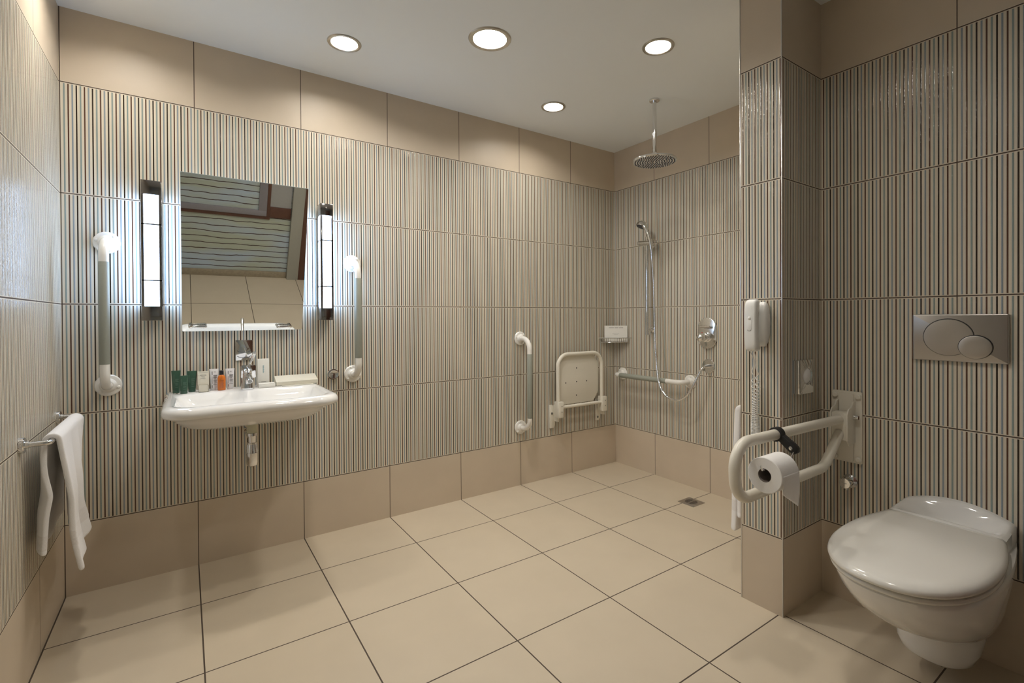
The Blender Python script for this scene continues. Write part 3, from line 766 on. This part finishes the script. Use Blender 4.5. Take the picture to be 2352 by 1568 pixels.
MB().lathe([(0, -.036), (.018, -.034), (.032, -.024), (.0395, -.008), (.041, .004), (.039, .007), (0, .007)], hc, hd, 32).build('shower_head', CHROME, t)
MB().lathe([(0, .0071), (.035, .0071), (.034, .0095), (0, .0105)], hc, hd, 32).build('spray_face', DKGREY, t)
# hose
hps = [(-.095, -.452, 1.603), (-.090, -.452, 1.55), (-.078, -.455, 1.40), (-.075, -.458, 1.215), (-.080, -.468, 1.05), (-.092, -.483, .914), (-.11, -.510, .797), (-.128, -.536, .711), (-.136, -.564, .656),
       (-.140, -.611, .608), (-.140, -.655, .591), (-.138, -.698, .589), (-.133, -.738, .607), (-.125, -.772, .638), (-.112, -.800, .69), (-.098, -.822, .743), (-.080, -.842, .797), (-.058, -.846, .815), (-.03, -.840, .815)]
def spline(P, n=8):
    P = [V(p) for p in P]; out = []
    for i in range(len(P) - 1):
        p0, p1, p2, p3 = P[max(i - 1, 0)], P[i], P[i + 1], P[min(i + 2, len(P) - 1)]
        for k in range(n):
            s = k / n
            out.append(.5 * (2 * p1 + (p2 - p0) * s + (2 * p0 - 5 * p1 + 4 * p2 - p3) * s * s + (3 * p1 - p0 - 3 * p2 + p3) * s ** 3))
    out.append(P[-1]); return out
single(MB().tube(spline(hps), .0075, 12), 'shower_hose', CHROME, 'flexible chrome hose looping from the hand shower to the wall outlet', 'hose', (-.07, -.6, .57), sharp=60)
t = thing('hose_outlet', (0, -.838, .815), 'round chrome hose outlet on the shower wall below the mixer', 'outlet')
MB().lathe([(0, 0), (.046, 0), (.046, .004), (.043, .007), (.012, .008), (0, .008)], (0, -.838, .815), NX, 36).build('rose', CHROME, t)
MB().tube([(-.0075, -.838, .815), (-.032, -.838, .815)], [.0125, .0125], 20).build('elbow', CHROME, t)
t = thing('shower_mixer', (0, -.834, 1.027), 'oval chrome shower mixer plate with a ball knob on the shower wall', 'mixer valve')
MB().prism(rrect(-.068, .068, -.1, .1, .0679, 14), (0, -.834, 1.027), (0, -1, 0), (0, 0, 1), (-1, 0, 0), .012, .004, 3).build('face_plate', CHROME, t, 50)
MB().lathe([(0, .012), (.030, .012), (.030, .02), (.027, .022), (.027, .036), (.0295, .038), (.0295, .05), (.024, .053), (0, .053)], (0, -.838, 1.0), NX, 32).build('temperature_collar', CHROME, t)
MB().sphere((-.078, -.838, 1.0), .029).build('ball_knob', CHROME, t)
MB().tube([(-.0121, -.834, 1.065), (-.03, -.834, 1.065)], .008, 14).tube([(-.03, -.80, 1.067), (-.03, -.868, 1.066)], .0075, 14).build('diverter_lever', CHROME, t)
MB().sphere((-.045, -.822, 1.029), .004, seg=12).build('hot_mark', RED, t, label='small red dot')

# ------------------------------------------------------------------ rain shower
t = thing('rain_shower', (-.475, -.808, ZC), 'round chrome rain shower head hanging from the ceiling on a straight arm', 'shower head')
MB().lathe([(0, 0), (.030, 0), (.030, -.009), (.027, -.012), (0, -.012)], (-.475, -.808, ZC), (0, 0, 1), 32).build('ceiling_rose', CHROME, t)
MB().tube([(-.475, -.808, ZC - .012), (-.475, -.808, 2.118)], .0115, 20).build('drop_arm', CHROME, t)
MB().lathe([(0, .045), (.0135, .045), (.0135, .03), (.012, .028), (.017, .016), (.017, .010), (.012, 0), (0, 0)], (-.475, -.808, 2.073), (0, 0, 1), 28).build('ball_joint', CHROME, t)
MB().lathe([(0, .019), (.03, .017), (.11, .008), (.1255, .003), (.1275, -.004), (.124, -.010), (0, -.010)], (-.475, -.808, 2.055), (0, 0, 1), 64).build('head_plate', CHROME, t)
mb = MB()
for k in range(1, 9):
    for j in range(6 * k):
        a = 2 * PI * j / (6 * k); mb.lathe([(.0026, 0), (.0018, -.0035)], (-.475 + .0142 * k * math.cos(a), -.808 + .0142 * k * math.sin(a), 2.0449), (0, 0, 1), 6)
nz_ = mb.build('nozzles', DKGREY, t); nz_['kind'] = 'stuff'

# floor drain
t = thing('floor_drain', (-.229, -.872, 0), 'square steel floor drain with a round grate, on the shower floor', 'drain')
MB().box(-.286, -.172, -.929, -.815, 0.0002, .003, .0008).build('drain_plate', SATIN, t)
MB().lathe([(0, .0031), (.043, .0031), (.043, .0045), (.040, .0052), (.038, .0045), (0, .0045)], (-.229, -.872, 0), (0, 0, 1), 40).build('round_grate', SATIN, t)
mb = MB()
for i in range(-3, 4):
    hw = math.sqrt(.036 ** 2 - (i * .0095) ** 2)
    for s0, s1 in ((-hw, -.004), (.004, hw)): mb.box(-.229 + i * .0095 - .0024, -.229 + i * .0095 + .0024, -.872 + s0, -.872 + s1, .0046, .0050)
mb.build('grate_slots', BLACK, t)

# ------------------------------------------------------------------ telephone
t = thing('wall_telephone', (XP, -1.70, 1.0), 'white wall telephone on the free end of the tiled partition', 'telephone')
PY = -1.703
rings = []
for z, w, dpt in ((1.018, .012, .006), (1.022, .020, .012), (1.040, .027, .022), (1.07, .033, .034), (1.11, .035, .040), (1.14, .034, .037), (1.165, .030, .028), (1.185, .024, .016), (1.191, .014, .008)):
    rings.append([(XP - .0026 - yy, PY - .006 + xx, z) for xx, yy in rrect(-w, w, 0, dpt, (.001, .001, dpt * .45, dpt * .45), 4)])
MB().loft(rings).build('wall_base', PHONEM, t, 50)
rings = []
hs = ((1.001, .013, .034, .052), (1.004, .020, .033, .062), (1.012, .0235, .033, .068), (1.03, .0245, .036, .071), (1.055, .0245, .046, .073), (1.10, .024, .049, .0735), (1.145, .0245, .046, .073), (1.172, .0245, .036, .071), (1.188, .0235, .033, .068), (1.197, .020, .033, .062), (1.200, .013, .034, .052))
for z, w, d0, d1 in hs:
    rings.append([(XP - d_, PY + .004 + xx, z) for xx, d_ in [(a, b) for a, b in rrect(-w, w, d0, d1, min(w, (d1 - d0) / 2) * .6, 4)]])
MB().loft(rings).build('handset', PHONEM, t, 50)
b = MB().prism(rrect(-.010, .010, -.021, .021, .0099, 8), (XP - .0725, PY + .004, 1.103), (0, 1, 0), (0, 0, 1), (-1, 0, 0), .002, .0006).build('grip_inset', PHONEM, t)
MB().sphere((XP - .0738, PY + .004, 1.128), .0062, (.5, 1, 1), 16).build('ring_lamp', WHITE, t, label='clear domed button')
MB().tube([(XP - .0741, PY - .008 + .004, 1.083), (XP - .0741, PY + .004, 1.079), (XP - .0741, PY + .012, 1.083)], .0006, 6).build('seam', INKG, t)
def coil(y0, z0, z1, x, turns, r, seed):
    pts = []; n = turns * 14
    for i in range(n + 1):
        f = i / n; g = f ** .62                      # stretched at the top, tight at the bottom
        a = 2 * PI * turns * (f ** 2.3)
        rr = r * min(1, .15 + f * 2.6)
        pts.append((x + rr * math.cos(a + seed), y0 + rr * math.sin(a + seed) + .003 * math.sin(f * 9 + seed), z0 + (z1 - z0) * f))
    return pts
mb = MB()
c1 = [(XP - .05, -1.687, 1.003), (XP - .035, -1.688, .985)] + coil(-1.690, .965, .655, XP - .026, 30, .0085, 0.)
c2 = [(XP - .05, -1.702, 1.003), (XP - .038, -1.703, .985)] + coil(-1.702, .965, .655, XP - .026, 32, .0085, 2.)
lp = [c1[-1], (XP - .026, -1.690, .645), (XP - .026, -1.697, .638), (XP - .026, -1.702, .645), c2[-1]]
mb.tube(c1, .0017, 6).tube(c2, .0017, 6).tube(lp, .0017, 6)
mb.build('coiled_cord', PHONEM, t, 60)

# ------------------------------------------------------------------ chrome dispenser on the partition
t = thing('tissue_dispenser', (-.78, YP2, .905), 'chrome box with an oval opening on the dark side of the partition', 'tissue dispenser')
TB = (-.832, -.728); ZD0, ZD1 = .836, .966; YD = YP2 - .027
MB().box(TB[0], TB[1], YD + .002, YP2 + .001, ZD0, ZD1, .002).build('case', CHROME, t)
ov = [(.5 * (TB[0] + TB[1]) + .036 * math.cos(a), .905 + .036 * math.sin(a)) for a in [2 * PI * k / 40 for k in range(40)]]
bm = bmesh.new()
outer = [bm.verts.new((x, YD, z)) for x, z in rrect(TB[0], TB[1], ZD0, ZD1, .004, 9)]
inner = [bm.verts.new((x, YD - .004, z)) for x, z in ov]
inn2 = [bm.verts.new((.5 * (TB[0] + TB[1]) + (x - .5 * (TB[0] + TB[1])) * .86, YD - .0005, .905 + (z - .905) * .86)) for x, z in ov]
# both loops start on +x side; align and bridge
o0 = 20; outer = outer[o0:] + outer[:o0]
no, ni = len(outer), len(inner)
for k in range(40): bm.faces.new((outer[k], outer[(k + 1) % 40], inner[(k + 1) % 40], inner[k])); bm.faces.new((inner[k], inner[(k + 1) % 40], inn2[(k + 1) % 40], inn2[k]))
f_ = MB(); f_.bm.free(); f_.bm = bm
f_.build('front_cover', CHROME, t)
MB().lathe([(0, 0), (.031, 0), (.027, .004), (.012, .008), (0, .009)], (-.780, YD + .0018, .905), (0, -1, 0), 28).build('tissue', PAPERW, t, label='white paper tissue in the oval opening')

# ------------------------------------------------------------------ fold-down support rail beside the toilet
t = thing('support_rail', (XT, -1.885, .56), 'cream fold-down support rail reaching out from the toilet wall', 'support rail')
p = MB().prism(rrect(-.0535, .0535, -.140, .140, .006), (XT, -1.885, .698), (0, 1, 0), (0, 0, 1), (-1, 0, 0), .010, .002).build('wall_plate', CREAM, t)
MB().box(XT - .016, XT - .0101, -1.885 - .026, -1.885 + .026, .566, .83, .002).build('plate_rib', CREAM, p)
for sy in (-1, 1):
    for zz in (.828 - .008, .567 + .008): MB().lathe([(0, 0), (.0105, 0), (.0105, .006), (.007, .009), (0, .009)], (XT - .0101, -1.885 + sy * .041, zz), NX, 20).build('bolt_cap', CREAM, p)
    cheek = [(.0101, .64), (.05, .632), (.062, .632), (.082, .655), (.082, .755), (.07, .775), (.045, .782), (.03, .80), (.0101, .803)]
    MB().prism(cheek, (XT, -1.885 + sy * .027, 0), (-1, 0, 0), (0, 0, 1), (0, -1 if sy < 0 else 1, 0), .005, .001).build('hinge_cheek', CREAM, t)
MB().box(XT - .079, XT - .03, -1.885 - .0265, -1.885 + .0265, .655, .762, .004).build('hinge_block', CREAM, t)
MB().tube([(XT - .028, -1.885 - .033, .742), (XT - .028, -1.885 - .05, .742)], [.0095, .008], 16).build('hinge_pin', CHROME, t)
yr = -1.885
path = fillet([(-.672, yr, .734), (-1.385, yr, .748), (-1.375, yr, .572), (-.80, yr, .572), (-.672, yr, .682)], [.075, .075, .09], 14)
MB().tube(path, .0175, 22).build('loop_tube', CREAM, t)

# clamp with wire arm holding the toilet roll
t = thing('roll_holder', (-1.135, yr, .74), 'black clamp with a wire arm on the support rail', 'toilet roll holder')
mb = MB()
prof = []
c0 = V((0, 0)); ang0 = math.atan2(-.04, -.062)
outl = [(.0225 * math.cos(a), .0225 * math.sin(a)) for a in [ang0 + PI / 2.3 + i / 20 * (2 * PI - 2 * PI / 2.3) for i in range(21)]]
e = V((-.060, -.040)); nrm = V((.55, -.83))
outl += [(e.x - .011 * nrm.x + 0, e.y - .011 * nrm.y), (e.x - .0105, e.y - .006), (e.x - .006, e.y - .0125), (e.x + .009 * nrm.x, e.y + .012 * nrm.y)]
hw = .0115
inn = [(.0178 * math.cos(a), .0178 * math.sin(a)) for a in [2 * PI * k / 40 for k in range(40)]]
# ring
bm = mb.bm
def ringband(r0, r1, x0, x1):
    mbx = MB(); L = []
    for xx, r in ((x0, r0), (x0, r1), (x1, r1), (x1, r0)):
        L.append([mbx.bm.verts.new((xx, r * math.cos(2 * PI * k / 32), r * math.sin(2 * PI * k / 32))) for k in range(32)])
    for i in range(4):
        for k in range(32): mbx.bm.faces.new((L[i][k], L[i][(k + 1) % 32], L[(i + 1) % 4][(k + 1) % 32], L[(i + 1) % 4][k]))
    return mbx
cl = ringband(.0177, .0235, -hw, hw)
cl.prism([(-.012, -.020), (-.024, .002), (-.060, -.022), (-.071, -.032), (-.071, -.046), (-.060, -.054), (-.046, -.048)], (-hw, 0, 0), (0, 1, 0), (0, 0, 1), (1, 0, 0), 2 * hw, .002)
cl.xf(Matrix.Translation((-1.135, yr, .7435)))
cl.build('clamp', BLACK, t)
MB().lathe([(0, 0), (.006, 0), (.006, .0025), (.003, .004), (0, .004)], (-1.135 - hw, yr - .052, .7435 - .034), (-1, 0, 0), 18).build('clamp_screw', CHROME, t)
RX0, RX1, RY, RZ, RR = -1.328, -1.228, -1.950, .660, .0535
MB().tube(fillet([(-1.138, yr - .060, .705), (-1.165, RY + .008, .672), (-1.20, RY, RZ + .0164), (RX0 - .012, RY, RZ + .0164), (RX0 - .020, RY, RZ + .032)], [.012, .012, .006], 6), .0026, 10).build('wire_arm', CHROME, t)
t = thing('toilet_roll', (RX0, RY, RZ), 'white toilet roll hanging from the black clamp', 'toilet roll')
mb = MB(); bm = mb.bm; n = 56; L = []
for xx, r in ((RX0, .0205), (RX0, RR - .002), (RX0 + .0015, RR), (RX1 - .0015, RR), (RX1, RR - .002), (RX1, .0205)):
    L.append([bm.verts.new((xx, RY + r * math.cos(2 * PI * k / n), RZ + r * math.sin(2 * PI * k / n))) for k in range(n)])
for A_, B_ in zip(L, L[1:]):
    for k in range(n): bm.faces.new((A_[k], A_[(k + 1) % n], B_[(k + 1) % n], B_[k]))
mb.build('paper_roll', PAPERW, t)
mb = MB(); bm = mb.bm; L = []
for xx, r in ((RX0 + .0005, .0205), (RX1 - .0005, .0205), (RX1 - .0005, .0195), (RX0 + .0005, .0195)):
    L.append([bm.verts.new((xx, RY + r * math.cos(2 * PI * k / n), RZ + r * math.sin(2 * PI * k / n))) for k in range(n)])
for i in range(4):
    for k in range(n): bm.faces.new((L[i][k], L[i][(k + 1) % n], L[(i + 1) % 4][(k + 1) % n], L[(i + 1) % 4][k]))
mb.build('card_core', CORE, t)
# loose end hanging on the near side
def tail(u, w):
    a = PI * (.95 + .12 * min(1, u * 3))
    s = max(0, u - .33) / .67
    x = RX0 + .004 + (RX1 - RX0 - .006) * w
    drop = s * (.036 + .056 * w)
    if u <= .33: return (x, RY + (RR + .0012) * math.cos(a), RZ + (RR + .0012) * math.sin(a))
    return (x + .012 * s, RY - RR - .0012 + .010 * s * s, RZ - .012 - drop)
tl = MB().grid(tail, 18, 10).build('loose_sheet', PAPERW, t)
sm_ = tl.modifiers.new('s', 'SOLIDIFY'); sm_.thickness = .0006

# ------------------------------------------------------------------ flush plate, angle valve
t = thing('flush_plate', (XT, -2.227, 1.06), 'satin dual flush plate on the wall above the toilet', 'flush plate')
MB().prism(rrect(-.126, .126, -.0805, .0805, .004), (XT + .001, -2.227, 1.059), (0, -1, 0), (0, 0, 1), (-1, 0, 0), .015, .004, 3).build('cover', SATIN, t)
def ell(cy, cz, a, b, x0, dd, name, mat, parent, sx=1.):
    rings = []
    for q, hh in ((1., 0), (1., dd * .6), (.985, dd * .9), (.95, dd), (.5, dd * .98)):
        rings.append([(XT - x0 - hh, cy + a * q * math.cos(2 * PI * k / 48), cz + b * q * math.sin(2 * PI * k / 48)) for k in range(48)])
    return MB().loft(rings).build(name, mat, parent)
ell(-2.2015, 1.061, .0700, .0640, .0132, .0012, 'button_gap', BLACK, t)
ell(-2.2015, 1.060, .0680, .0620, .0136, .0040, 'large_button', SATIN, t)
ell(-2.2725, 1.0305, .0450, .0400, .0150, .0031, 'button_gap', BLACK, t)
ell(-2.2725, 1.0295, .0432, .0382, .0152, .0055, 'small_button', SATIN, t)
t = thing('angle_valve', (XT, -1.893, .482), 'small round chrome valve on the wall below the support rail plate', 'valve')
MB().lathe([(0, -.001), (.027, -.001), (.027, .004), (.023, .008), (.016, .012), (.016, .02), (.0, .02)], (XT, -1.893, .482), NX, 32).build('rose', CHROME, t)
MB().lathe([(0, .02), (.0175, .02), (.0205, .022), (.0205, .048), (.019, .05), (.0, .05)], (XT, -1.893, .482), NX, 32).build('knob', CHROME, t)
MB().box(XT - .0505, XT - .0499, -1.902, -1.884, .4815, .4838).build('embossed_mark', INKG, t)
MB().tube([(XT - .03, -1.893, .463), (XT - .03, -1.893, .452)], .0022, 8).build('lock_screw', CHROME, t)

# ------------------------------------------------------------------ wall-hung toilet
t = thing('toilet', (XT, -2.223, .0), 'white wall-hung toilet with its lid closed', 'toilet')
YC = -2.219
def plan(xf, xb, w, wb, z, n=26, e=2.35, xm=.52):
    """outline of a pan at height z: front tip xf, back xb with half-width wb, widest half-width w"""
    out = []; xc = xf + (xb - xf) * xm
    for i in range(n + 1):                     # +y side, back to front
        a = i / n * PI / 2
        pass
    side = []
    m = 10
    for i in range(m):                         # back to widest
        f = i / m; s = f * f * (3 - 2 * f)
        side.append((xb + (xc - xb) * f, wb + (w - wb) * math.sin(f * PI / 2)))
    for i in range(n + 1):
        a = PI / 2 * i / n
        side.append((xc + (xf - xc) * (math.sin(a) ** (2 / e)), w * (math.cos(a) ** (2 / e)) if i < n else 0))
    out = [(x, YC + y, z) for x, y in side] + [(x, YC - y, z) for x, y in side[-2::-1]]
    return out
body = [plan(-.835, -.765, .03, .025, .058), plan(-.868, -.72, .072, .06, .063), plan(-.890, -.69, .094, .082, .08), plan(-.900, -.66, .104, .09, .105), plan(-.903, -.640, .108, .095, .14),
        plan(-.910, -.620, .112, .10, .170), plan(-.935, -.605, .120, .108, .190), plan(-.985, -.597, .134, .114, .203), plan(-1.045, -.597, .147, .118, .224), plan(-1.10, -.597, .157, .123, .252), plan(-1.155, -.597, .166, .130, .288),
        plan(-1.205, -.597, .175, .139, .328), plan(-1.243, -.597, .182, .146, .365), plan(-1.262, -.597, .186, .150, .395), plan(-1.268, -.597, .187, .151, .410), plan(-1.262, -.597, .184, .150, .416), plan(-1.2, -.597, .15, .13, .417)]
MB().loft(body).build('pan', CERAM, t, 60)
# raised back ledge with a dished, arched top
def ledge(u, w):
    y = (w - .5) * 2                                              # across
    s = u                                                          # 0 at wall .. 1 towards the lid
    x = -.597 - .153 * s
    half = .1505 + .001 * s
    arch = .037 * (1 - y * y) + .055
    rim = arch + (.046 - arch) * s
    q = min(1, max(0, (s - .12) / .70))
    dish = -(.028 + .014 * (1 - y * y)) * math.sin(PI * q) ** .7 * max(0, 1 - abs(y / .93) ** 3.5)
    zt = rim; rnd = -.010 * max(0, abs(y) - .93) / .07
    return (x, YC + y * half, .415 + zt + dish + rnd * .6)
mb = MB(); bm = mb.bm; nu, nv = 26, 40
G = [[bm.verts.new(V(ledge(i / nu, j / nv))) for j in range(nv + 1)] for i in range(nu + 1)]
for i in range(nu):
    for j in range(nv): bm.faces.new((G[i][j], G[i + 1][j], G[i + 1][j + 1], G[i][j + 1]))
edge = [G[0][j] for j in range(nv + 1)] + [G[i][nv] for i in range(1, nu + 1)] + [G[nu][j] for j in range(nv - 1, -1, -1)] + [G[i][0] for i in range(nu - 1, 0, -1)]
def under(vv): return bm.verts.new((vv.co.x, vv.co.y, .405))
lowv = [under(v_) for v_ in edge]
for k in range(len(edge)): bm.faces.new((edge[k], edge[(k + 1) % len(edge)], lowv[(k + 1) % len(edge)], lowv[k]))
bm.faces.new(lowv)
bmesh.ops.bevel(bm, geom=[e_ for e_ in bm.edges if e_.calc_face_angle(0) > 1.0 and (e_.verts[0].co.z > .41)], offset=.006, segments=3, profile=.5, affect='EDGES')
mb.build('back_ledge', CERAM, t, 50)
def lid(xf, xb, w, wb, z, e=2.35): return plan(xf, xb, w, wb, z, 26, e, .56)
MB().loft([lid(-1.262, -.76, .178, .140, .4175), lid(-1.276, -.752, .185, .147, .419), lid(-1.279, -.75, .187, .149, .425), lid(-1.276, -.75, .185, .148, .4305), lid(-1.262, -.755, .177, .14, .4315)]).build('seat', SEATM, t, 60)
MB().loft([lid(-1.265, -.75, .176, .140, .4345), lid(-1.281, -.742, .185, .148, .4355), lid(-1.290, -.738, .189, .152, .441), lid(-1.292, -.737, .190, .153, .448), lid(-1.286, -.738, .187, .151, .456), lid(-1.270, -.742, .179, .144, .4625), lid(-1.235, -.752, .161, .130, .467), lid(-1.175, -.77, .131, .106, .4695), lid(-1.09, -.81, .083, .07, .471), lid(-1.0, -.88, .03, .03, .4715)]).build('lid', SEATM, t, 80)
for sy in (-1, 1): MB().tube([(-.735, YC + sy * .105, .437), (-.735, YC + sy * .075, .437)], .010, 16).build('hinge', SEATM, t)

# ------------------------------------------------------------------ camera
f = V((0.58079651, 0.81402453, -0.00628268)).normalized()
yaw, roll = .61972089, -.00562026
r_ = V((math.cos(yaw), -math.sin(yaw), 0)); u_ = r_.cross(f)
R2 = r_ * math.cos(roll) + u_ * math.sin(roll); U2 = -r_ * math.sin(roll) + u_ * math.cos(roll)
cam = bpy.data.cameras.new('camera'); co = bpy.data.objects.new('camera', cam); C.objects.link(co)
m3 = Matrix((R2, U2, -f)).transposed()
co.matrix_world = Matrix.Translation((-2.73544605, -2.7364005, 1.13939775)) @ m3.to_4x4()
cam.sensor_width = 36; cam.lens = 1120.998 / 2352 * 36
cam.shift_x = (1176 - 1225.151) / 2352; cam.shift_y = (733.656 - 784) / 2352
cam.clip_start = .01
sc = bpy.context.scene; sc.camera = co

# ------------------------------------------------------------------ world and view
w = bpy.data.worlds.new('world'); sc.world = w; w.use_nodes = True
bg = w.node_tree.nodes['Background']; bg.inputs[0].default_value = (.5, .5, .5, 1); bg.inputs[1].default_value = .1
sc.view_settings.view_transform = 'Standard'; sc.view_settings.look = 'None'
sc.view_settings.exposure = 0.0; sc.view_settings.gamma = 1.0; sc.view_settings.use_curve_mapping = False
sc.cycles.max_bounces = 10; sc.cycles.diffuse_bounces = 6; sc.cycles.glossy_bounces = 6
sc.cycles.sample_clamp_indirect = 8
